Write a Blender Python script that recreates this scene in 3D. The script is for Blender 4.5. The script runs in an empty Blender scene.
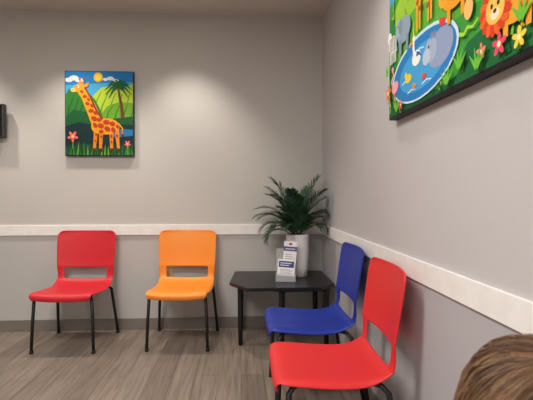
import bpy, bmesh, math, random
from mathutils import Vector, Matrix, noise
random.seed(7)
C = bpy.context.scene.collection
sc = bpy.context.scene
sc.view_settings.view_transform = 'Standard'
sc.view_settings.look = 'None'

WX = 0.738      # right wall
WY = 3.86       # back wall
CZ = 2.79       # ceiling
LX, FY = -3.6, -2.6

# ---------------------------------------------------------------- helpers
def lin(c):
    if isinstance(c, str):
        c = c.lstrip('#'); c = tuple(int(c[i:i+2], 16)/255 for i in (0, 2, 4))
    return tuple((x/12.92 if x <= .04045 else ((x+.055)/1.055)**2.4) for x in c)

def mat(name, col, rough=.5, bump=0.0, bscale=60, var=0.0, vscale=6, spec=.5, metal=0, trans=0, emis=None, estr=0, coat=0):
    m = bpy.data.materials.new(name); m.use_nodes = True
    nt = m.node_tree; N = nt.nodes; L = nt.links
    b = N['Principled BSDF']
    l = lin(col)
    b.inputs['Base Color'].default_value = (*l, 1)
    b.inputs['Roughness'].default_value = rough
    b.inputs['Metallic'].default_value = metal
    b.inputs['Specular IOR Level'].default_value = spec
    b.inputs['Transmission Weight'].default_value = trans
    b.inputs['Coat Weight'].default_value = coat
    if emis:
        b.inputs['Emission Color'].default_value = (*lin(emis), 1)
        b.inputs['Emission Strength'].default_value = estr
    tc = N.new('ShaderNodeTexCoord')
    if var > 0:
        n = N.new('ShaderNodeTexNoise'); n.inputs['Scale'].default_value = vscale
        n.inputs['Detail'].default_value = 4
        L.new(tc.outputs['Object'], n.inputs['Vector'])
        r = N.new('ShaderNodeValToRGB')
        r.color_ramp.elements[0].position = .3; r.color_ramp.elements[1].position = .7
        r.color_ramp.elements[0].color = (*[x*(1-var) for x in l], 1)
        r.color_ramp.elements[1].color = (*[min(1, x*(1+var)) for x in l], 1)
        L.new(n.outputs['Fac'], r.inputs['Fac']); L.new(r.outputs['Color'], b.inputs['Base Color'])
    if bump > 0:
        n = N.new('ShaderNodeTexNoise'); n.inputs['Scale'].default_value = bscale
        n.inputs['Detail'].default_value = 3
        L.new(tc.outputs['Object'], n.inputs['Vector'])
        bp = N.new('ShaderNodeBump'); bp.inputs['Strength'].default_value = bump
        bp.inputs['Distance'].default_value = .002
        L.new(n.outputs['Fac'], bp.inputs['Height']); L.new(bp.outputs['Normal'], b.inputs['Normal'])
    return m

def attr_mat(name, rough=.5, spec=.4):
    m = bpy.data.materials.new(name); m.use_nodes = True
    nt = m.node_tree; b = nt.nodes['Principled BSDF']
    a = nt.nodes.new('ShaderNodeAttribute'); a.attribute_name = 'Col'
    nt.links.new(a.outputs['Color'], b.inputs['Base Color'])
    b.inputs['Roughness'].default_value = rough
    b.inputs['Specular IOR Level'].default_value = spec
    return m

def link(o, parent=None):
    C.objects.link(o)
    if parent is not None: o.parent = parent
    return o

def mesh(name, vs, fs, m=None, parent=None, smooth=False, mods=None):
    me = bpy.data.meshes.new(name); me.from_pydata([tuple(v) for v in vs], [], fs)
    bm = bmesh.new(); bm.from_mesh(me)
    bmesh.ops.recalc_face_normals(bm, faces=bm.faces); bm.to_mesh(me); bm.free()
    me.update()
    if smooth:
        for p in me.polygons: p.use_smooth = True
    if m: me.materials.append(m)
    o = bpy.data.objects.new(name, me)
    return link(o, parent)

def bm_obj(name, bm, m=None, parent=None, smooth=False):
    me = bpy.data.meshes.new(name); bmesh.ops.recalc_face_normals(bm, faces=bm.faces)
    bm.to_mesh(me); bm.free()
    if smooth:
        for p in me.polygons: p.use_smooth = True
    if m: me.materials.append(m)
    return link(bpy.data.objects.new(name, me), parent)

def box(name, lo, hi, m=None, parent=None, bev=0.0, seg=2):
    bm = bmesh.new(); bmesh.ops.create_cube(bm, size=1)
    for v in bm.verts:
        v.co = Vector([lo[i] + (v.co[i]+.5)*(hi[i]-lo[i]) for i in range(3)])
    if bev > 0:
        bmesh.ops.bevel(bm, geom=bm.edges[:], offset=bev, segments=seg, affect='EDGES', profile=.5)
    return bm_obj(name, bm, m, parent)

def tube_geo(pts, rad, seg=12, cap=True):
    pts = [Vector(p) for p in pts]
    if not isinstance(rad, (list, tuple)): rad = [rad]*len(pts)
    vs, fs = [], []
    t = (pts[1]-pts[0]).normalized()
    n = t.orthogonal().normalized()
    for i, p in enumerate(pts):
        if i == 0: t = pts[1]-pts[0]
        elif i == len(pts)-1: t = pts[i]-pts[i-1]
        else: t = pts[i+1]-pts[i-1]
        t.normalize()
        n = (n - t*n.dot(t)).normalized(); b = t.cross(n)
        for k in range(seg):
            a = 2*math.pi*k/seg
            vs.append(p + (n*math.cos(a)+b*math.sin(a))*rad[i])
    for i in range(len(pts)-1):
        for k in range(seg):
            k2 = (k+1) % seg
            fs.append((i*seg+k, i*seg+k2, (i+1)*seg+k2, (i+1)*seg+k))
    if cap:
        fs.append(tuple(range(seg))[::-1]); fs.append(tuple((len(pts)-1)*seg+k for k in range(seg)))
    return vs, fs

def tube(name, pts, rad, m, parent, seg=14, smooth=True):
    vs, fs = tube_geo(pts, rad, seg)
    o = mesh(name, vs, fs, m, parent, smooth)
    return o

def lathe(name, prof, m, parent, seg=40):
    vs, fs = [], []
    for r, z in prof:
        for k in range(seg):
            a = 2*math.pi*k/seg; vs.append((r*math.cos(a), r*math.sin(a), z))
    for i in range(len(prof)-1):
        for k in range(seg):
            k2 = (k+1) % seg
            fs.append((i*seg+k, i*seg+k2, (i+1)*seg+k2, (i+1)*seg+k))
    fs.append(tuple(range(seg))); fs.append(tuple((len(prof)-1)*seg+k for k in range(seg)))
    return mesh(name, vs, fs, m, parent, True)

def empty(name, loc, rz=0):
    e = bpy.data.objects.new(name, None); e.empty_display_size = .1
    e.location = loc; e.rotation_euler = (0, 0, rz); C.objects.link(e); return e

def tag(o, label, cat, group=None):
    o['label'] = label; o['category'] = cat
    if group: o['group'] = group

def structure(o): o['kind'] = 'structure'; return o

# ---------------------------------------------------------------- room
def wall_mat(name, top, bot, split):
    m = mat(name, top, .72, bump=.25, bscale=180, spec=.25)
    nt = m.node_tree; N = nt.nodes; L = nt.links; b = N['Principled BSDF']
    g = N.new('ShaderNodeNewGeometry'); s = N.new('ShaderNodeSeparateXYZ')
    L.new(g.outputs['Position'], s.inputs[0])
    c = N.new('ShaderNodeMath'); c.operation = 'GREATER_THAN'; c.inputs[1].default_value = split
    L.new(s.outputs['Z'], c.inputs[0])
    mx = N.new('ShaderNodeMix'); mx.data_type = 'RGBA'
    mx.inputs['A'].default_value = (*lin(bot), 1); mx.inputs['B'].default_value = (*lin(top), 1)
    L.new(c.outputs[0], mx.inputs['Factor'])
    n = N.new('ShaderNodeTexNoise'); n.inputs['Scale'].default_value = 1.8; n.inputs['Detail'].default_value = 3
    L.new(g.outputs['Position'], n.inputs['Vector'])
    mr = N.new('ShaderNodeMapRange'); mr.inputs['To Min'].default_value = .975; mr.inputs['To Max'].default_value = 1.02
    L.new(n.outputs['Fac'], mr.inputs['Value'])
    v = N.new('ShaderNodeVectorMath'); v.operation = 'SCALE'
    L.new(mx.outputs['Result'], v.inputs[0]); L.new(mr.outputs[0], v.inputs['Scale'])
    L.new(v.outputs[0], b.inputs['Base Color'])
    return m
M_wall = wall_mat('wall_paint', '#c6c3bf', '#bdbbb9', .88)
M_wallr = wall_mat('wall_paint_side', '#c3c0c1', '#b6b3b7', .88)
M_ceil = mat('ceiling_paint', '#cfcbc4', .85, bump=.3, bscale=120)
M_rail = mat('rail_white', '#f0eeec', .5, var=.04, vscale=14, bump=.2, bscale=40)
M_base = mat('baseboard_vinyl', '#7b746e', .5, var=.05)

# plank floor
M_floor = bpy.data.materials.new('plank_floor'); M_floor.use_nodes = True
nt = M_floor.node_tree; N = nt.nodes; L = nt.links; b = N['Principled BSDF']
g = N.new('ShaderNodeNewGeometry')
mp = N.new('ShaderNodeMapping'); mp.inputs['Rotation'].default_value = (0, 0, math.radians(90))
L.new(g.outputs['Position'], mp.inputs['Vector'])
br = N.new('ShaderNodeTexBrick'); br.inputs['Scale'].default_value = 1
br.inputs['Brick Width'].default_value = 1.2; br.inputs['Row Height'].default_value = .15
br.inputs['Mortar Size'].default_value = .0015; br.inputs['Bias'].default_value = 0
br.offset = .37
br.inputs['Color1'].default_value = (*lin('#7b6f66'), 1)
br.inputs['Color2'].default_value = (*lin('#8b7f75'), 1)
br.inputs['Mortar'].default_value = (*lin('#564d47'), 1)
L.new(mp.outputs[0], br.inputs['Vector'])
mp2 = N.new('ShaderNodeMapping'); mp2.inputs['Scale'].default_value = (26, 1.6, 1)
L.new(g.outputs['Position'], mp2.inputs['Vector'])
n1 = N.new('ShaderNodeTexNoise'); n1.inputs['Scale'].default_value = 1.6; n1.inputs['Detail'].default_value = 8; n1.inputs['Distortion'].default_value = .6
L.new(mp2.outputs[0], n1.inputs['Vector'])
cr = N.new('ShaderNodeValToRGB'); cr.color_ramp.elements[0].position = .32; cr.color_ramp.elements[1].position = .68
cr.color_ramp.elements[0].color = (.70, .68, .66, 1); cr.color_ramp.elements[1].color = (1.12, 1.11, 1.09, 1)
L.new(n1.outputs['Fac'], cr.inputs['Fac'])
mx = N.new('ShaderNodeMix'); mx.data_type = 'RGBA'; mx.blend_type = 'MULTIPLY'; mx.inputs['Factor'].default_value = 1
L.new(br.outputs['Color'], mx.inputs['A']); L.new(cr.outputs['Color'], mx.inputs['B'])
L.new(mx.outputs['Result'], b.inputs['Base Color'])
b.inputs['Roughness'].default_value = .42; b.inputs['Specular IOR Level'].default_value = .4
bp = N.new('ShaderNodeBump'); bp.inputs['Strength'].default_value = .15; bp.inputs['Distance'].default_value = .002
L.new(n1.outputs['Fac'], bp.inputs['Height']); L.new(bp.outputs['Normal'], b.inputs['Normal'])

T = .12
structure(box('floor', (LX-T, FY-T, -T), (WX+T, WY+T, 0), M_floor))
structure(box('ceiling', (LX-T, FY-T, CZ), (WX+T, WY+T, CZ+T), M_ceil))
structure(box('wall_back', (LX, WY, 0), (WX, WY+T, CZ), M_wall))
structure(box('wall_right', (WX, FY, 0), (WX+T, WY+T, CZ), M_wallr))
structure(box('wall_left', (LX-T, FY, 0), (LX, WY+T, CZ), M_wall))
structure(box('wall_front', (LX, FY-T, 0), (WX, FY, CZ), M_wall))
RT = .012
structure(box('trim_1', (LX, WY-RT, .838), (WX-RT, WY, .928), M_rail, bev=.002))
structure(box('trim_2', (WX-RT, FY, .838), (WX, WY, .928), M_rail, bev=.002))
structure(box('baseboard_back', (LX, WY-.01, 0), (WX-.01, WY, .1), M_base, bev=.002))
structure(box('baseboard_right', (WX-.01, FY, 0), (WX, WY, .1), M_base, bev=.002))

# ---------------------------------------------------------------- chairs
M_black = mat('black_powder_coat', '#141416', .45, bump=.1, bscale=300)
M_foot = mat('black_rubber', '#0d0d0d', .7, bump=.1)
def plastic(name, c):
    m = mat(name, c, .42, bump=.12, bscale=420, spec=.4)
    return m
M_red = plastic('red_plastic', '#c92631')
M_red2 = plastic('coral_red_plastic', '#da2e30')
M_orange = plastic('orange_plastic', '#f3902f')
M_blue = plastic('blue_plastic', '#173096')

PROF = [(-.262, .398), (-.272, .415), (-.274, .432), (-.262, .446), (-.24, .452), (-.20, .453), (-.15, .449), (-.10, .444), (-.05, .440), (0, .438),
        (.05, .438), (.10, .441), (.14, .447), (.17, .457), (.190, .470), (.203, .486)]
PROFB = [(.190, .470), (.203, .486), (.212, .505), (.219, .53), (.225, .555), (.229, .575), (.232, .59), (.236, .61), (.240, .635), (.245, .67), (.250, .71),
         (.256, .75), (.262, .79), (.267, .82), (.271, .845), (.274, .860), (.276, .872), (.277, .880), (.278, .886)]

def shell(name, prof, widthf, dispf, hole, m, parent, nx=24, th=.011):
    bm = bmesh.new(); rows = []
    for j, (y, z) in enumerate(prof):
        w = widthf(y, z); row = []
        for i in range(nx+1):
            t = -1 + 2*i/nx
            dy, dz = dispf(y, z, t)
            row.append(bm.verts.new((t*w, y+dy, z+dz)))
        rows.append(row)
    for j in range(len(rows)-1):
        for i in range(nx):
            tc = -1 + 2*(i+.5)/nx
            zc = (prof[j][1]+prof[j+1][1])/2
            if hole and hole(tc, zc): continue
            bm.faces.new((rows[j][i], rows[j][i+1], rows[j+1][i+1], rows[j+1][i]))
    bmesh.ops.recalc_face_normals(bm, faces=bm.faces)
    loose = [v for v in bm.verts if not v.link_faces]
    bmesh.ops.delete(bm, geom=loose, context='VERTS')
    o = bm_obj(name, bm, m, parent, True)
    s = o.modifiers.new('s', 'SOLIDIFY'); s.thickness = th; s.offset = 0
    d = o.modifiers.new('d', 'SUBSURF'); d.levels = 1; d.render_levels = 2
    return o

def seat_w(y, z):
    w = .246 - .012*max(0, (y+.05)/.25)
    r = .05; d = (y - (-.274))
    if z < .44 and y < -.25: d = 0.003 + (z-.398)*.35
    if d < r: w = w - r + math.sqrt(max(0, r*r - (r-d)**2))*1.0
    return w
def seat_d(y, z, t):
    a = abs(t)
    turn = max(0, (a-.86)/.14)**1.6 * min(1, max(0, (.17-y)/.08)) * min(1, max(0, (y+.27)/.05))
    return (.006*a**4, .010*min(a, .9)**3 - .004*(1-a*a) - .020*turn)
def back_w(y, z):
    if z < .60: w = .232 + .010*max(0, (z-.47)/.13)
    else: w = .242 + .008*min(1, (z-.60)/.15)
    r = .05; d = .886 - z
    if d < r: w = w - r + math.sqrt(max(0, r*r-(r-d)**2))
    return w
def back_d(y, z, t):
    k = min(1, max(0, (z-.47)/.12))
    return (-.030*k*t*t + .006*(1-k)*abs(t)**4, .010*(1-k)*abs(t)**3)
def hole(t, z): return abs(t) < .76 and z < .578

def chair(col, loc, rz, label, group='plastic waiting room chairs'):
    e = empty('waiting_chair', (loc[0], loc[1], 0), rz); tag(e, label, 'chair', group)
    shell('seat', PROF, seat_w, seat_d, None, col, e)
    shell('backrest', PROFB, back_w, back_d, hole, col, e)
    for s in (-1, 1):
        tube('leg', [(s*.175, -.15, .430), (s*.200, -.195, .424), (s*.216, -.216, .40), (s*.226, -.225, .2), (s*.232, -.232, .012)],
             [.010, .0115, .0122, .012, .0115], M_black, e)
        tube('leg', [(s*.175, .11, .426), (s*.205, .160, .424), (s*.226, .185, .40), (s*.242, .220, .2), (s*.255, .258, .012)],
             [.010, .0115, .0122, .012, .0115], M_black, e)
        tube('foot_cap', [(s*.232, -.232, 0), (s*.232, -.232, .004), (s*.2315, -.231, .028)], [.013, .0145, .0138], M_foot, e)
        tube('foot_cap', [(s*.255, .259, 0), (s*.255, .258, .004), (s*.2535, .254, .028)], [.013, .0145, .0138], M_foot, e)
        tube('side_rail', [(s*.172, -.17, .432), (s*.172, -.05, .426), (s*.172, .06, .425), (s*.172, .12, .427)], .008, M_black, e)
    tube('cross_rail', [(-.18, -.12, .430), (.18, -.12, .430)], .008, M_black, e)
    tube('cross_rail', [(-.18, .09, .425), (.18, .09, .425)], .008, M_black, e)
    return e

chair(M_red, (-1.33, 3.53), math.radians(-2.5), 'red plastic stacking chair with black legs beneath giraffe painting')
chair(M_orange, (-.475, 3.53), math.radians(-3), 'orange plastic stacking chair with black legs beside corner table')
chair(M_blue, (.427, 2.57), math.radians(-90), 'blue plastic stacking chair with black legs beside corner table')
chair(M_red2, (.410, 1.91), math.radians(-91), 'red plastic stacking chair with black legs beside blue chair')

# ---------------------------------------------------------------- table
M_tab = mat('black_laminate', '#17171a', .33, var=.1, bump=.08, bscale=200)
tb = empty('corner_table', (.33, 3.48, 0)); tag(tb, 'low black corner table with clipped corners and metal legs', 'table')
P = [(-.055, 3.84), (-.09, 3.36), (.04, 3.14), (.60, 3.14), (.722, 3.28), (.722, 3.84)]
bm = bmesh.new()
bot = [bm.verts.new((x-.33, y-3.48, .485)) for x, y in P]; top = [bm.verts.new((x-.33, y-3.48, .51)) for x, y in P]
bm.faces.new(bot[::-1]); bm.faces.new(top)
for i in range(len(P)): bm.faces.new((bot[i], bot[(i+1) % 6], top[(i+1) % 6], top[i]))
bmesh.ops.bevel(bm, geom=bm.edges[:], offset=.003, segments=2, affect='EDGES')
bm_obj('tabletop', bm, M_tab, tb)
LP = [(-.005, 3.41), (.0, 3.77), (.31, 3.24), (.655, 3.26), (.655, 3.77)]
for x, y in LP:
    tube('leg', [(x-.33, y-3.48, .486), (x-.33, y-3.48, .44), (x-.33, y-3.48, .2), (x-.33, y-3.48, .0)], [.026, .023, .021, .017], M_black, tb)
for a, b2 in ((0, 1), (1, 4), (4, 3), (3, 2), (2, 0)):
    p, q = LP[a], LP[b2]
    tube('apron_rail', [(p[0]-.33, p[1]-3.48, .465), (q[0]-.33, q[1]-3.48, .465)], .011, M_black, tb)

# ---------------------------------------------------------------- potted palm
M_pot = mat('white_ceramic', '#f2f1f2', .35, var=.02)
M_soil = mat('soil', '#3a2c20', .9, bump=.6, bscale=80, var=.3, vscale=60)
def leafmat(name, c, c2):
    m = mat(name, c, .5, spec=.35)
    nt = m.node_tree; N = nt.nodes; L = nt.links; b = N['Principled BSDF']
    n = N.new('ShaderNodeTexNoise'); n.inputs['Scale'].default_value = 14
    tc = N.new('ShaderNodeTexCoord'); L.new(tc.outputs['Object'], n.inputs['Vector'])
    r = N.new('ShaderNodeValToRGB'); r.color_ramp.elements[0].position = .35; r.color_ramp.elements[1].position = .65
    r.color_ramp.elements[0].color = (*lin(c), 1); r.color_ramp.elements[1].color = (*lin(c2), 1)
    L.new(n.outputs['Fac'], r.inputs['Fac']); L.new(r.outputs['Color'], b.inputs['Base Color'])
    return m
M_leaf = leafmat('palm_leaf', '#1f3a28', '#3d6242')
px, py, pz = .475, 3.60, .51
pl = empty('potted_palm', (px, py, pz)); tag(pl, 'artificial palm with arching green fronds in white pot on corner table', 'potted plant')
lathe('pot', [(.074, 0), (.082, .004), (.088, .08), (.094, .2), (.097, .335), (.097, .352), (.092, .354), (.088, .342), (.084, .28)], M_pot, pl)
lathe('soil', [(.0845, .30), (.078, .318), (.04, .322), (.005, .324)], M_soil, pl)
def frond(az, el, length, droop, wid):
    d = Vector((math.cos(az), math.sin(az), 0)); pts = []
    p = Vector((d.x*.02, d.y*.02, .31)); ang = el; n = 18
    for i in range(n+1):
        pts.append(p.copy()); p = p + (d*math.cos(ang)+Vector((0, 0, math.sin(ang))))*(length/n)
        ang -= droop/n*(.4+1.3*i/n)
    vs, fs = tube_geo(pts, [.003*(1-.75*i/n) for i in range(n+1)], 6)
    side = Vector((-d.y, d.x, 0))
    nl = 28
    for k in range(nl):
        f = .22+.78*k/(nl-1); fi = f*n; i0 = min(n-1, int(fi)); fr = fi-i0
        base = pts[i0].lerp(pts[i0+1], fr); tg = (pts[i0+1]-pts[i0]).normalized()
        up = side.cross(tg)
        if up.z < 0 : up = -up
        ll = wid*(math.sin(math.pi*(.2+.7*(f-.22)/.78))**.6)*random.uniform(.85, 1.12)
        for s in (-1, 1):
            dr = (tg*.9+side*s*(.85-.45*(f-.28))+up*random.uniform(.0, .3)).normalized()
            q0 = base; wv = dr.cross(up).normalized()*.0060
            q1 = base+dr*ll*.35; q2 = base+dr*ll*.72-Vector((0, 0, ll*.05)); q3 = base+dr*ll-Vector((0, 0, ll*.14))
            o = len(vs)
            vs += [q0-wv*.3, q0+wv*.3, q1-wv, q1+up*.002, q1+wv, q2-wv*.75, q2+wv*.75, q3]
            fs += [(o, o+3, o+2), (o, o+1, o+3), (o+1, o+4, o+3), (o+2, o+3, o+5), (o+3, o+6, o+5), (o+3, o+4, o+6), (o+5, o+6, o+7)]
    for v in vs:
        lim = WX-.012-px
        if v.x > lim-.04: v.x = lim-.04+.04*(1-math.exp(-(v.x-lim+.04)/.04))
        lim = WY-.02-py
        if v.y > lim-.04: v.y = lim-.04+.04*(1-math.exp(-(v.y-lim+.04)/.04))
    mesh('frond', vs, fs, M_leaf, pl, False)
# azimuth, elevation, length, droop, leaflet length
FR = [(178, 62, .38, 2.4, .11), (192, 72, .42, 2.0, .12), (168, 74, .46, 1.7, .12), (205, 60, .35, 2.5, .10), (232, 76, .42, 1.5, .12),
      (185, 50, .33, 2.7, .10), (0, 76, .42, 1.8, .11), (20, 68, .38, 1.9, .11), (340, 74, .40, 1.8, .11), (350, 60, .34, 2.2, .10),
      (100, 80, .50, 1.0, .12), (150, 80, .52, 1.0, .12), (250, 84, .48, 1.0, .12), (320, 82, .50, 1.1, .12), (60, 82, .50, .9, .12),
      (270, 78, .38, 1.4, .11), (290, 74, .36, 1.6, .11), (215, 80, .50, 1.3, .12), (130, 60, .34, 2.0, .10), (20, 86, .56, .7, .12),
      (200, 84, .55, .8, .12), (0, 82, .48, 1.4, .12), (175, 66, .44, 1.8, .12), (310, 68, .30, 2.0, .10), (240, 68, .30, 2.0, .10),
      (195, 78, .36, 1.7, .12), (345, 80, .36, 1.6, .12), (265, 82, .42, 1.0, .12), (90, 74, .44, 1.3, .12), (225, 70, .36, 1.8, .11)]
for a, e_, l_, d_, w_ in FR: frond(math.radians(a), math.radians(e_), l_, d_, w_)

# ---------------------------------------------------------------- flat art helper
class Art:
    def __init__(s): s.v = []; s.f = []; s.c = []; s.n = 0; s.map = lambda p: p; s.clip = None
    def poly(s, pts, col):
        s.n += 1; d = -.00008*s.n; o = len(s.v)
        for p in pts:
            x, z = s.map(p)
            if s.clip: x = min(max(x, s.clip[0]), s.clip[2]); z = min(max(z, s.clip[1]), s.clip[3])
            s.v.append((x, d, z))
        s.f.append(tuple(range(o, o+len(pts)))); s.c.append(lin(col))
    def ell(s, cx, cy, rx, ry, col, rot=0, n=28):
        r = math.radians(rot)
        s.poly([(cx+rx*math.cos(t)*math.cos(r)-ry*math.sin(t)*math.sin(r), cy+rx*math.cos(t)*math.sin(r)+ry*math.sin(t)*math.cos(r))
                for t in [2*math.pi*k/n for k in range(n)]], col)
    def line(s, pts, w0, w1, col):
        L_, R_ = [], []
        n = len(pts)
        for i, p in enumerate(pts):
            a = pts[max(0, i-1)]; b_ = pts[min(n-1, i+1)]
            dx, dy = b_[0]-a[0], b_[1]-a[1]; l = math.hypot(dx, dy) or 1
            w = (w0+(w1-w0)*i/(n-1))/2
            L_.append((p[0]-dy/l*w, p[1]+dx/l*w)); R_.append((p[0]+dy/l*w, p[1]-dx/l*w))
        s.poly(L_+R_[::-1], col)
    def build(s, name, m, parent, y0):
        me = bpy.data.meshes.new(name); me.from_pydata([(v[0], v[1]+y0, v[2]) for v in s.v], [], s.f); me.update()
        ca = me.color_attributes.new('Col', 'FLOAT_COLOR', 'CORNER')
        for p in me.polygons:
            for li in p.loop_indices: ca.data[li].color = (*s.c[p.index], 1)
        me.materials.append(m)
        return link(bpy.data.objects.new(name, me), parent)

M_art = attr_mat('painted_picture', .6, .25)
M_edge = mat('black_canvas_edge', '#0e0e10', .6, bump=.2, bscale=200)

# giraffe painting
w1, h1 = .585, .735
pt = empty('painting', (-1.518, WY-.002, 1.530)); tag(pt, 'unframed canvas painting of a spotted giraffe among palms and hills', 'painting')
box('canvas', (0, -.036, 0), (w1, 0, h1), M_edge, pt, bev=.002)
A = Art(); A.map = lambda p: (p[0]/68*w1, (83-p[1])/83*h1); A.clip = (.006, .006, w1-.006, h1-.006)
A.poly([(0, 0), (68, 0), (68, 83), (0, 83)], '#1f7fc4')
A.poly([(0, 14), (68, 10), (68, 40), (0, 40)], '#45a5d4')
for x, y, r in ((4, 9, 4), (9, 7, 4.5), (14, 9, 4), (40, 8, 2.6), (45, 7, 3.4), (50, 9, 3)): A.ell(x, y, r, r*.55, '#dfeaf0')
A.ell(33, 6, 4.6, 4.6, '#f5b81e'); A.ell(33, 6, 3.2, 3.2, '#fbe04a')
A.poly([(24, 42), (28, 24), (36, 16), (46, 14), (56, 17), (68, 12), (68, 55), (24, 55)], '#b3cf38')
for k in range(6): A.line([(25+k*8, 48), (29+k*8, 34), (36+k*7, 20+k*.5)], 2.4, .8, '#6f9f2e')
A.poly([(34, 44), (42, 34), (54, 30), (68, 31), (68, 60), (34, 60)], '#6ea62c')
for k in range(4): A.line([(40+k*8, 50), (43+k*8, 40), (48+k*7, 32)], 1.8, .6, '#3f7d28')
A.poly([(0, 24), (4, 18), (12, 17), (22, 20), (30, 28), (36, 40), (40, 56), (0, 58)], '#2f7a2e')
for k in range(5): A.line([(1+k*5, 54), (4+k*6, 38), (9+k*5, 24+k*1.5)], 2.0, .8, '#1f5c27')
A.poly([(0, 46), (8, 38), (20, 40), (34, 50), (50, 46), (68, 44), (68, 60), (0, 62)], '#175a2f')
A.poly([(0, 54), (14, 50), (34, 54), (50, 52), (68, 52), (68, 83), (0, 83)], '#0e2f30')
A.poly([(0, 74), (20, 71), (44, 75), (68, 71), (68, 83), (0, 83)], '#164a2c')
for k in range(20): A.line([(2+k*3.4, 82), (2+k*3.4+random.uniform(-2, 2), 72+random.uniform(-4, 4))], 1.6, .2, random.choice(['#3f8a30', '#6fae36', '#1f6b33']))
A.poly([(40, 60), (52, 56), (68, 57), (68, 63), (50, 65)], '#2274a8')
# palm tree
A.line([(57, 46), (56, 34), (54, 24), (53, 17)], 3.4, 1.8, '#6b3f1e')
for a in (200, 170, 140, 110, 70, 40, 10, -20, 225, -45):
    r = math.radians(a); A.line([(53, 15), (53+7*math.cos(r), 15-6*math.sin(r)-1), (53+14*math.cos(r), 15-9*math.sin(r)+5)], 3.6, .3, '#135c2a' if a % 60 else '#2b8a36')
# giraffe
G = '#f7a023'; S = '#b8401a'
for x0, x1 in ((31, 29), (36, 35), (46, 46), (51, 53)): A.line([(x0, 56), (x0*.5+x1*.5, 66), (x1, 77)], 4.6, 2.6, '#ee8a18'); A.line([(x1, 75.5), (x1, 79)], 3, 3.4, '#5a2c17')
A.ell(41, 54, 13, 8, G, 0)
A.line([(14, 17), (20, 24), (25, 34), (31, 48), (34, 54)], 7, 13, G)
A.ell(33, 54, 7, 7, G)
A.poly([(18, 12), (20, 15), (18.5, 19.5), (13, 20.5), (8, 21), (6.5, 18.5), (9, 16), (13, 12.5)], G)
A.ell(8.6, 18.9, 2.6, 2.1, '#fbc16a'); A.ell(13.3, 15.6, 1.0, 1.2, '#ffffff'); A.ell(13.1, 15.7, .6, .8, '#1a1a1a')
A.line([(15.5, 13), (15, 8.5)], 1.2, 1.2, G); A.line([(18, 13), (18.8, 8.6)], 1.2, 1.2, G); A.ell(15, 8.2, 1.1, 1.1, S); A.ell(18.9, 8.2, 1.1, 1.1, S)
A.poly([(19, 14), (24, 11), (23.5, 14.5), (20, 16.5)], G)
A.line([(20, 16), (26, 27), (31, 38), (37, 47)], 1.6, 1.8, '#8f3016')
for x, y, r, ro in ((17, 20.5, 1.7, 30), (20, 25, 2, 10), (23.5, 28, 1.7, 50), (22.5, 32, 2.1, 20), (27, 34, 2, 40), (26, 39, 2.5, 0), (30.5, 41, 2.2, 20), (29, 46.5, 2.9, 30), (34, 47.5, 2.4, 0), (30, 53, 2.5, 60),
                    (35.5, 53.5, 3, 20), (41, 50, 3, 0), (47, 51.5, 2.8, 20), (42, 56.5, 3, 30), (36, 59, 2.2, 0), (48, 57.5, 2.6, 60), (52, 54, 1.8, 80), (31, 62, 1.3, 90), (36, 64, 1.3, 90), (46, 63.5, 1.5, 90), (51.5, 63, 1.4, 90), (30, 68, 1, 90), (46, 69, 1, 90)):
    A.ell(x, y, r*1.15, r*.85, S, ro, 7)
A.line([(53, 51), (57, 56), (57, 62)], 1.3, .8, G); A.ell(57, 63.5, 1.2, 2.2, '#5a2c17')
for cx, cy, sz in ((8, 64, 1), (62, 71, .6)):
    A.line([(cx, cy+12), (cx+.5, cy)], .9, .9, '#58ab3a')
    for k in range(5):
        r = k*2*math.pi/5+.3; A.ell(cx+3*sz*math.cos(r), cy+3*sz*math.sin(r), 2.5*sz, 1.4*sz, '#ee6a72', math.degrees(r))
    A.ell(cx, cy, 1.4*sz, 1.4*sz, '#fbd44a')
A.build('picture', M_art, pt, -.0365)

# animal painting on right wall
w2, h2 = 1.06, .765
pt2 = empty('painting', (WX-.002, 1.99, 1.545), math.radians(-90)); tag(pt2, 'large canvas painting of jungle animals around a blue pond', 'painting')
box('canvas', (0, -.040, 0), (w2, 0, h2), M_edge, pt2, bev=.002)
A = Art(); A.clip = (.006, .010, w2-.006, h2-.006)
A.poly([(0, 0), (w2, 0), (w2, h2), (0, h2)], '#3f9a3a')
A.poly([(0, .52), (.3, .58), (.6, .53), (w2, .6), (w2, h2), (0, h2)], '#3f9fd8')
A.poly([(0, .44), (.2, .55), (.5, .50), (.8, .56), (w2, .5), (w2, .3), (0, .3)], '#9cc83c')
A.poly([(0, .36), (.3, .40), (.6, .33), (w2, .36), (w2, .22), (.6, .22), (0, .24)], '#5fb03c')
A.poly([(0, 0), (w2, 0), (w2, .07), (.8, .05), (.5, .03), (.2, .05), (0, .10)], '#17603a')
A.poly([(.0, .10), (.08, .2), (.12, .33), (.06, .45), (0, .46)], '#2f8a3a')
A.poly([(.62, .0), (.70, .12), (.85, .14), (w2, .10), (w2, 0)], '#1f6a3a')
for k in range(60):
    x = random.uniform(0, w2); y = random.choice([random.uniform(.0, .06), random.uniform(.0, .08), random.uniform(.22, .5)])
    A.line([(x, y), (x+random.uniform(-.03, .03), y+.055)], .014, .002, random.choice(['#2b7b3a', '#7cc03f', '#1c5c33', '#c6dc3f', '#e8d84a']))
# pond
A.ell(.36, .150, .30, .128, '#cfe9f2', 2); A.ell(.36, .148, .285, .118, '#2a7fc6', 2); A.ell(.37, .145, .22, .085, '#46a3dd', 2)
for x, y in ((.22, .12), (.28, .07), (.42, .075), (.36, .21), (.55, .12)):
    A.line([(x-.04, y), (x, y+.008), (x+.04, y)], .006, .004, '#d5effa')
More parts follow.
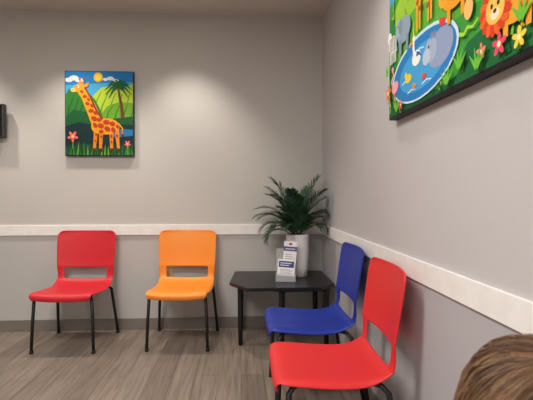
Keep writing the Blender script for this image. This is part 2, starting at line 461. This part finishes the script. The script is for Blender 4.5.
# grey hippo
A.ell(.53, .165, .095, .065, '#93a3c4', 5); A.ell(.455, .18, .05, .045, '#a6b4cf'); A.ell(.42, .165, .034, .03, '#bcc8dc')
A.ell(.465, .228, .012, .014, '#7f8fb0'); A.ell(.49, .225, .012, .014, '#7f8fb0'); A.ell(.44, .195, .006, .006, '#1a1a1a')
A.ell(.55, .245, .022, .014, '#e2403a'); A.ell(.533, .255, .010, .010, '#e2403a')
# pelican
A.ell(.33, .19, .042, .030, '#f7f5ee'); A.line([(.31, .20), (.30, .245), (.305, .265)], .02, .016, '#f7f5ee'); A.ell(.305, .272, .016, .014, '#f7f5ee')
A.poly([(.295, .275), (.255, .258), (.295, .255)], '#f49b1f'); A.line([(.33, .205), (.36, .20), (.375, .185)], .02, .004, '#3b5fae')
A.ell(.25, .13, .032, .018, '#f3d23b'); A.ell(.225, .148, .013, .013, '#f3d23b'); A.ell(.40, .10, .02, .011, '#e2572f'); A.ell(.31, .085, .02, .010, '#f08a26')
# flamingo
A.line([(.085, .04), (.09, .11)], .006, .006, '#e2577b'); A.line([(.105, .04), (.10, .11)], .006, .006, '#e2577b')
A.ell(.10, .13, .040, .026, '#f7a7b6', 10); A.line([(.075, .135), (.055, .165), (.08, .19), (.07, .215)], .014, .012, '#f7a7b6'); A.ell(.068, .217, .014, .012, '#f7a7b6'); A.poly([(.058, .218), (.038, .205), (.06, .21)], '#222222')
# zebra-ish goat
A.ell(.07, .33, .05, .04, '#e5e7e1'); A.ell(.03, .37, .024, .028, '#f0f1ec', 30)
for x in (.04, .06, .085, .105): A.line([(x, .31), (x, .245)], .016, .013, '#d9dcd6')
for k in range(5): A.line([(.035+k*.017, .365), (.04+k*.017, .30)], .006, .003, '#2a2a2a')
# elephant
A.ell(.20, .35, .075, .055, '#8fa6b4'); A.ell(.145, .375, .036, .038, '#a0b6c3'); A.line([(.12, .37), (.11, .32), (.125, .285)], .026, .012, '#a0b6c3')
A.ell(.165, .375, .022, .032, '#7f96a4'); A.ell(.135, .385, .005, .005, '#1a1a1a')
for x in (.165, .24): A.line([(x, .32), (x, .255)], .03, .026, '#8199a8')
# giraffe legs and body
A.ell(.40, .46, .09, .05, '#f6a723')
for x in (.34, .365, .44, .465): A.line([(x, .44), (x, .29)], .022, .014, '#f6a723')
for x, y in ((.35, .47), (.39, .45), (.43, .48), (.46, .45), (.40, .49), (.345, .4), (.465, .39), (.37, .37), (.44, .35)): A.ell(x, y, .014, .011, '#b5541c', 20, 7)
A.line([(.33, .47), (.28, .56), (.25, .66)], .06, .035, '#f6a723')
# tiger
A.ell(.64, .30, .085, .045, '#f0a026'); A.ell(.565, .32, .038, .034, '#f4ad2f')
for x in (.60, .69): A.line([(x, .29), (x, .215)], .026, .02, '#f0a026')
for x in (.60, .63, .66, .69): A.line([(x, .34), (x+.008, .30)], .008, .002, '#2b1b12')
A.line([(.72, .31), (.76, .35), (.75, .40)], .012, .008, '#f0a026')
# monkey
A.ell(.725, .215, .026, .034, '#f0c070'); A.ell(.725, .262, .020, .018, '#b8743a'); A.ell(.725, .258, .012, .011, '#f5d9a8')
# snake
A.line([(.67, .155), (.70, .145), (.72, .16), (.75, .15), (.78, .165)], .014, .007, '#a8dc3c')
# lion
A.ell(.95, .135, .085, .05, '#f2a532')
for x in (.91, 1.0): A.line([(x, .12), (x, .06)], .024, .02, '#f2a532')
for k in range(18):
    r = k*2*math.pi/18; A.ell(.865+.05*math.cos(r), .155+.05*math.sin(r), .026, .014, '#d8401f' if k % 2 else '#ee6422', math.degrees(r))
A.ell(.865, .155, .043, .042, '#f7c35a'); A.ell(.865, .14, .02, .015, '#fbe9c4'); A.ell(.85, .165, .006, .007, '#1a1a1a'); A.ell(.88, .165, .006, .007, '#1a1a1a'); A.ell(.865, .148, .008, .006, '#5a2c17')
# flowers
for cx, cy, sz, c in ((.885, .052, .018, '#f0486a'), (.80, .06, .014, '#f58a72'), (.03, .12, .02, '#f3793a'), (.97, .04, .016, '#f9d447'), (.19, .035, .012, '#ef4f6c')):
    A.line([(cx, cy), (cx, cy-.05)], .006, .006, '#1c5c33')
    for k in range(5):
        r = k*2*math.pi/5+.3; A.ell(cx+sz*math.cos(r), cy+sz*math.sin(r), sz*.8, sz*.45, c, math.degrees(r), 14)
    A.ell(cx, cy, sz*.45, sz*.45, '#fff0b0')
for cx, cy in ((.78, .02), (.68, .05), (.14, .02), (.98, .08), (.02, .20), (.60, .02)):
    for a in (40, 70, 100, 130):
        r = math.radians(a); A.line([(cx, cy), (cx+.06*math.cos(r), cy+.06*math.sin(r))], .018, .002, '#6cbf3c')
A.build('picture', M_art, pt2, -.0405)

# ---------------------------------------------------------------- brochure holder
M_acr = mat('clear_acrylic', '#eef2f5', .06, var=.01)
M_acr.node_tree.nodes['Principled BSDF'].inputs['Alpha'].default_value = .22
M_print = attr_mat('printed_card', .45, .4)
bh = empty('brochure_holder', (.355, 3.385, .512), math.radians(-8)); tag(bh, 'clear acrylic brochure holder with leaflets on corner table', 'brochure holder')
box('holder_base', (-.078, -.050, 0), (.078, .06, .004), M_acr, bh, bev=.001)
box('holder_front', (-.078, -.050, .004), (.078, -.047, .07), M_acr, bh, bev=.001)
box('holder_back', (-.078, .055, .004), (.078, .058, .25), M_acr, bh, bev=.001)
for s in (-.078, .075): box('holder_side', (s, -.047, .004), (s+.003, .055, .09), M_acr, bh, bev=.001)
M_paper = mat('paper', '#f2f0f0', .6, bump=.1)
def card(x0, y0, z0, w, h, lean, kind):
    e = empty('brochure', (x0, y0, z0)); e.parent = bh; e.rotation_euler = (-math.radians(lean), math.radians(4), 0)
    a = Art()
    if kind:
        a.poly([(0, 0), (w, 0), (w, h), (0, h)], '#f6f3f4'); a.poly([(0, h*.74), (w, h*.74), (w, h*.86), (0, h*.86)], '#4a5590')
        a.poly([(w*.12, h*.785), (w*.88, h*.785), (w*.88, h*.81), (w*.12, h*.81)], '#dfe2ee')
        a.ell(w*.5, h*.93, w*.14, w*.10, '#c9456a')
        for k in range(6): a.poly([(w*.12, h*(.36+k*.055)), (w*(.85-.1*(k % 3)), h*(.36+k*.055)), (w*(.85-.1*(k % 3)), h*(.374+k*.055)), (w*.12, h*(.374+k*.055))], '#9c9ca8')
    else:
        a.poly([(0, 0), (w, 0), (w, h), (0, h)], '#f3f1f2'); a.poly([(0, 0), (w, 0), (w, h*.22), (0, h*.22)], '#8a7a9c')
        a.poly([(w*.06, h*.62), (w*.94, h*.62), (w*.94, h*.92), (w*.06, h*.92)], '#3e4a86')
        a.poly([(w*.14, h*.80), (w*.80, h*.80), (w*.80, h*.84), (w*.14, h*.84)], '#e6e8f2'); a.poly([(w*.14, h*.70), (w*.66, h*.70), (w*.66, h*.74), (w*.14, h*.74)], '#e6e8f2')
        for k in range(4): a.poly([(w*.14, h*(.30+k*.07)), (w*(.86-.12*(k % 2)), h*(.30+k*.07)), (w*(.86-.12*(k % 2)), h*(.325+k*.07)), (w*.14, h*(.325+k*.07))], '#a8a8b2')
    a.build('printed_face', M_print, e, -.0012)
    box('leaflet_stack', (0, -.001, 0), (w, .006, h), M_paper, e)
card(-.035, .040, .014, .105, .297, 4, 1)
card(-.071, -.034, .015, .135, .162, 8, 0)

# ---------------------------------------------------------------- outlet
M_ivory = mat('ivory_plastic', '#d8bf8c', .4, var=.02)
M_dark = mat('dark_slot', '#2a2622', .6, bump=.1)
ol = empty('wall_outlet', (-.64, WY, .475)); tag(ol, 'ivory duplex electrical outlet on wall behind orange chair', 'outlet')
box('cover_plate', (-.036, -.006, -.058), (.036, 0, .058), M_ivory, ol, bev=.002)
for dz in (-.02, .02):
    box('socket', (-.017, -.009, dz-.014), (.017, -.005, dz+.014), M_ivory, ol, bev=.003)
    for dx in (-.007, .007): box('slot', (dx-.0012, -.0095, dz-.003), (dx+.0012, -.0085, dz+.007), M_dark, ol)

# ---------------------------------------------------------------- television at left
M_tv = mat('tv_bezel', '#2c2c31', .4, bump=.05)
M_scr = mat('tv_screen', '#0b0c0f', .12, var=.05)
tv = empty('television', (-2.29, WY, 1.82)); tag(tv, 'small dark wall-mounted television', 'television')
box('mount', (-.08, -.05, -.08), (.08, 0, .08), M_black, tv, bev=.004)
box('casing', (-.285, -.09, -.145), (.285, -.035, .145), M_tv, tv, bev=.006)
box('screen', (-.272, -.0915, -.130), (.272, -.0895, .132), M_scr, tv)

# ---------------------------------------------------------------- standing child
def capsules(lst, sub=2):
    V, F = [], []
    for p1, p2, r1, r2 in lst:
        bm = bmesh.new()
        for p, r in ((p1, r1), (p2, r2)):
            ret = bmesh.ops.create_icosphere(bm, subdivisions=sub, radius=1)
            for v in ret['verts']:
                rr = r if isinstance(r, tuple) else (r, r, r)
                v.co = Vector((v.co.x*rr[0], v.co.y*rr[1], v.co.z*rr[2]))+Vector(p)
        res = bmesh.ops.convex_hull(bm, input=bm.verts[:])
        bmesh.ops.delete(bm, geom=list({g for g in res['geom_interior']+res['geom_unused'] if isinstance(g, bmesh.types.BMVert)}), context='VERTS')
        bm.verts.index_update(); o = len(V)
        V += [v.co.copy() for v in bm.verts]; F += [tuple(o+v.index for v in f.verts) for f in bm.faces]
        bm.free()
    return V, F
HC = Vector((.318, .432, .935)); HA = math.radians(10)
ORI = Vector((HC.x, HC.y, 0))
def fuse(name, lst, vox, m, parent=None, smooth_it=4):
    V, F = capsules(lst)
    tmp = mesh(name+'_tmp', V, F)
    r = tmp.modifiers.new('r', 'REMESH'); r.mode = 'VOXEL'; r.voxel_size = vox
    s = tmp.modifiers.new('s', 'SMOOTH'); s.iterations = smooth_it; s.factor = .5
    dg = bpy.context.evaluated_depsgraph_get(); dg.update()
    me = bpy.data.meshes.new_from_object(tmp.evaluated_get(dg))
    bpy.data.objects.remove(tmp)
    for p in me.polygons: p.use_smooth = True
    me.materials.clear(); me.materials.append(m)
    return link(bpy.data.objects.new(name, me), parent)
M_skin = mat('skin', '#d9a78c', .5, var=.04, vscale=20)
M_shirt = mat('shirt_cotton', '#6f86a8', .85, bump=.4, bscale=300, var=.06)
M_pants = mat('denim', '#2d3a55', .85, bump=.4, bscale=300, var=.1, vscale=40)
M_shoe = mat('shoe_canvas', '#e4e0da', .7, bump=.2)
# everything in body-local space: origin between the feet, +Y forward
def H(x, y, z): return Vector((x, y, HC.z+z))
B = []
B += [(H(0, -.012, .018), H(0, .012, .01), .076, .072), (H(0, .03, -.045), H(0, .035, -.06), .045, .034), (H(0, .02, -.02), H(0, -.01, -.03), .062, .062)]
B += [(H(0, .086, -.012), H(0, .093, -.030), .006, .010)]
for s in (-1, 1): B += [(H(s*.074, -.005, -.005), H(s*.080, -.012, -.03), .012, .008), (H(s*.035, .066, -.035), H(s*.03, .06, -.045), .016, .016)]
B += [(H(-.016, .078, -.052), H(.016, .078, -.052), .006, .006), (H(-.04, .074, .012), H(.04, .074, .012), .012, .012)]
B += [(H(0, -.01, -.05), (0, -.02, .80), .034, .040)]
B += [((0, -.015, .765), (0, -.005, .63), (.092, .058, .05), (.082, .060, .05)), ((0, -.005, .63), (0, -.01, .50), (.082, .060, .05), (.092, .072, .06))]
shirt = [((0, -.015, .765), (0, -.005, .63), (.102, .068, .05), (.093, .070, .05)), ((0, -.005, .63), (0, -.01, .50), (.093, .070, .05), (.106, .086, .04))]
pants = [((0, -.01, .52), (0, -.01, .47), (.100, .080, .04), (.098, .078, .05))]
for s in (-1, 1):
    sh = Vector((s*.112, -.02, .775)); el = Vector((s*.150, -.03, .61)); wr = Vector((s*.150, .035, .475))
    B += [(sh, el, .034, .027), (el, wr, .026, .018), ((s*.05, -.015, .785), sh, .042, .035)]
    shirt += [(sh, el, .046, .041), (el, el.lerp(wr, .1), .041, .038), ((s*.04, -.015, .78), sh, .050, .046)]
    kn = Vector((s*.062, .005, .265)); an = Vector((s*.060, -.01, .065))
    B += [((s*.055, -.01, .47), kn, .062, .040), (kn, an, .038, .024), (an, (s*.068, .07, .028), .024, .018), (an, (s*.060, -.02, .028), .022, .022)]
    pants += [((s*.055, -.01, .47), kn, .072, .052), (kn, an+Vector((0, 0, .02)), .052, .042)]
    fw = Vector((-s*.05, .22, -.97)).normalized(); sd = Vector((0, 1, .2)).normalized()
    B += [(wr, wr+fw*.02, .017, .018)]
    inn = Vector((-s, 0, 0))
    for k, (off, ln) in enumerate(((.0165, .030), (.0055, .037), (-.0055, .034), (-.0165, .026))):
        b0 = wr+fw*.02+sd*off*.8; k1 = wr+fw*.050+sd*off; k2 = k1+fw*ln*.5+inn*.004; k3 = k2+fw*ln*.45+inn*.012
        B += [(b0, k1, .009, .0072), (k1, k2, .0060, .0054), (k2, k3, .0054, .0045)]
    t0 = wr+fw*.016+sd*.010; t1 = t0+fw*.022+sd*.020+inn*.005; t2 = t1+fw*.020+sd*.003
    B += [(t0, t1, .010, .0072), (t1, t2, .0066, .0052)]
body = fuse('person', B, .0042, M_skin, None, 3)
body.location = ORI; body.rotation_euler = (0, 0, HA)
tag(body, 'standing child with brown highlighted hair seen from behind', 'person')
fuse('shirt', shirt, .007, M_shirt, body)
fuse('trousers', pants, .007, M_pants, body)
for s in (-1, 1):
    fuse('shoe', [((s*.060, -.025, .034), (s*.068, .085, .026), .034, .026), ((s*.060, -.03, .02), (s*.070, .095, .02), .02, .02), ((s*.06, -.02, .06), (s*.06, -.015, .07), .030, .030)], .005, M_shoe, body)
M_eye = mat('eye_white', '#f2f0ee', .2, var=.01); M_iris = mat('iris', '#4a3222', .2, var=.05)
for s in (-1, 1):
    for r_, yy, m_, nm in ((.0105, .0735, M_eye, 'eye'), (.0052, .0805, M_iris, 'iris')):
        bm = bmesh.new(); bmesh.ops.create_uvsphere(bm, u_segments=16, v_segments=10, radius=r_)
        bmesh.ops.translate(bm, verts=bm.verts, vec=H(s*.029, yy, -.008)); bm_obj(nm, bm, m_, body, True)
# hair
M_hair = attr_mat('hair_strands', .55, .3)
CA = Vector((0.012, -.40, .92)).normalized()
e1 = Vector((1, 0, 0)); e1 = (e1-CA*e1.dot(CA)).normalized(); e2 = CA.cross(e1)
R = Vector((.088, .098, .098)); HZ = Vector((0, 0, HC.z))
def endang(phi):
    f = math.sin(phi)
    return 1.30 if f > .8 else (1.30+(1.95-1.30)*(.8-f)/.5 if f > .3 else 1.95)
def hpt(th, phi, k=1.0):
    d = CA*math.cos(th)+(e1*math.cos(phi)+e2*math.sin(phi))*math.sin(th)
    return Vector((d.x*R.x, d.y*R.y, d.z*R.z))*k + Vector((0, 0, .008))
hv, hf, hc = [], [], []
nph, nth = 48, 14
for j in range(nth+1):
    for i in range(nph):
        phi = 2*math.pi*i/nph; hv.append(HZ+hpt(endang(phi)*j/nth, phi, .985))
for j in range(nth):
    for i in range(nph):
        hf.append((j*nph+i, j*nph+(i+1) % nph, (j+1)*nph+(i+1) % nph, (j+1)*nph+i)); hc.append(lin('#523a2a'))
for k in range(9000):
    phi = random.uniform(0, 2*math.pi); th0 = random.uniform(.0, 1)**.7*1.3; te = endang(phi)*random.uniform(.85, 1.04)
    if te-th0 < .35: th0 = max(0, te-.5)
    lift = random.uniform(.99, 1.03) if random.random() < .96 else random.uniform(1.03, 1.07)
    sw = random.uniform(.25, .45); n = 9; pts = []
    ph = random.uniform(0, 6)
    for i in range(n+1):
        f = i/n; th = th0+(te-th0)*f
        kk = 1+(lift-1)*math.sin(math.pi*min(1, f*1.1+.1))if lift > 1 else lift
        pts.append(hpt(th, phi+sw*(th)*.5+.02*math.sin(4*f+ph), kk))
    if math.sin(phi) < .35:
        last = pts[-1]; o_ = Vector((last.x, last.y, 0)).normalized()
        ln = random.uniform(.05, .085)
        for q in range(1, 5): pts.append(last+Vector((0, 0, -ln*q/4))+o_*(.006*math.sin(q*.9)-.004*q*.5))
    g_ = .4+.5*math.sin(phi*11+2*math.sin(phi*3))*.5+random.uniform(-.3, .3)
    g_ = min(1, max(0, g_)); ca_, cb_ = lin('#4b3425'), lin('#967355')
    c = tuple(ca_[q]*(1-g_)+cb_[q]*g_ for q in range(3)); r0 = random.uniform(.0004, .0008)
    o = len(hv); m_ = len(pts)
    vs, fs = tube_geo([HZ+p for p in pts], [r0*(1 if i < m_-2 else .5) for i in range(m_)], 3, False)
    hv += vs; hf += [tuple(o+x for x in f) for f in fs]; hc += [c]*len(fs)
me = bpy.data.meshes.new('hair'); me.from_pydata([tuple(v) for v in hv], [], hf); me.update()
ca = me.color_attributes.new('Col', 'FLOAT_COLOR', 'CORNER')
buf = []
for p in me.polygons:
    buf += [*hc[p.index], 1]*p.loop_total
    p.use_smooth = True
ca.data.foreach_set('color', buf)
me.materials.append(M_hair)
link(bpy.data.objects.new('hair', me), body)

# ---------------------------------------------------------------- lights
WARM = (1, .92, .81)
M_glow = mat('lamp_lens', '#fff4e2', .4, emis='#ffedd2', estr=4, var=.01)
M_ring = mat('lamp_trim', '#e8e6e2', .4, bump=.05)
def can(x, y, power, ang=92):
    e = empty('recessed_downlight', (x, y, CZ)); tag(e, 'round recessed ceiling downlight with white trim', 'ceiling light', 'recessed ceiling downlights')
    lathe('trim_ring', [(.062, -.001), (.09, -.001), (.09, -.006), (.062, -.010), (.060, -.004)], M_ring, e, 32)
    lathe('lens', [(.0, -.002), (.058, -.002), (.058, -.004), (.0, -.005)], M_glow, e, 32)
    l = bpy.data.lights.new('lamp', 'SPOT'); l.energy = power; l.color = WARM; l.spot_size = math.radians(ang); l.spot_blend = .75; l.shadow_soft_size = .05
    o = bpy.data.objects.new('lamp', l); o.location = (0, 0, -.03); link(o, e)
for x, y, p, a in ((-2.35, 3.40, 62, 92), (-1.40, 3.40, 62, 92), (-.46, 3.40, 66, 92), (.25, 2.0, 24, 110)): can(x, y, p, a)
def fill_panel(x, y, power):  # unseen panels, added as soft ambient fill for the room
    e = empty('added_fill_panel', (x, y, CZ)); tag(e, 'added unseen ceiling panel giving soft fill light', 'ceiling light', 'added fill panels')
    box('frame', (-.62, -.32, -.02), (.62, .32, 0), M_ring, e, bev=.003)
    box('diffuser', (-.59, -.29, -.024), (.59, .29, -.018), M_glow, e)
    l = bpy.data.lights.new('fill_lamp', 'AREA'); l.shape = 'RECTANGLE'; l.size = 1.18; l.size_y = .58; l.energy = power; l.color = (1, .965, .92)
    o = bpy.data.objects.new('fill_lamp', l); o.location = (0, 0, -.03); link(o, e)
fill_panel(-1.2, 1.0, 60); fill_panel(-1.2, -1.2, 62)
w = bpy.data.worlds.new('world'); sc.world = w; w.use_nodes = True
w.node_tree.nodes['Background'].inputs[0].default_value = (.8, .8, .8, 1); w.node_tree.nodes['Background'].inputs[1].default_value = .3

# ---------------------------------------------------------------- camera
cd = bpy.data.cameras.new('camera'); cam = bpy.data.objects.new('camera', cd); C.objects.link(cam)
cam.location = (0, 0, 1.2); cam.rotation_euler = (math.radians(90-.8), 0, math.radians(-3.4))
cd.sensor_width = 36; cd.lens = 430/533*36; cd.clip_start = .02
cd.dof.use_dof = True; cd.dof.focus_distance = 3.3; cd.dof.aperture_fstop = 9
sc.camera = cam
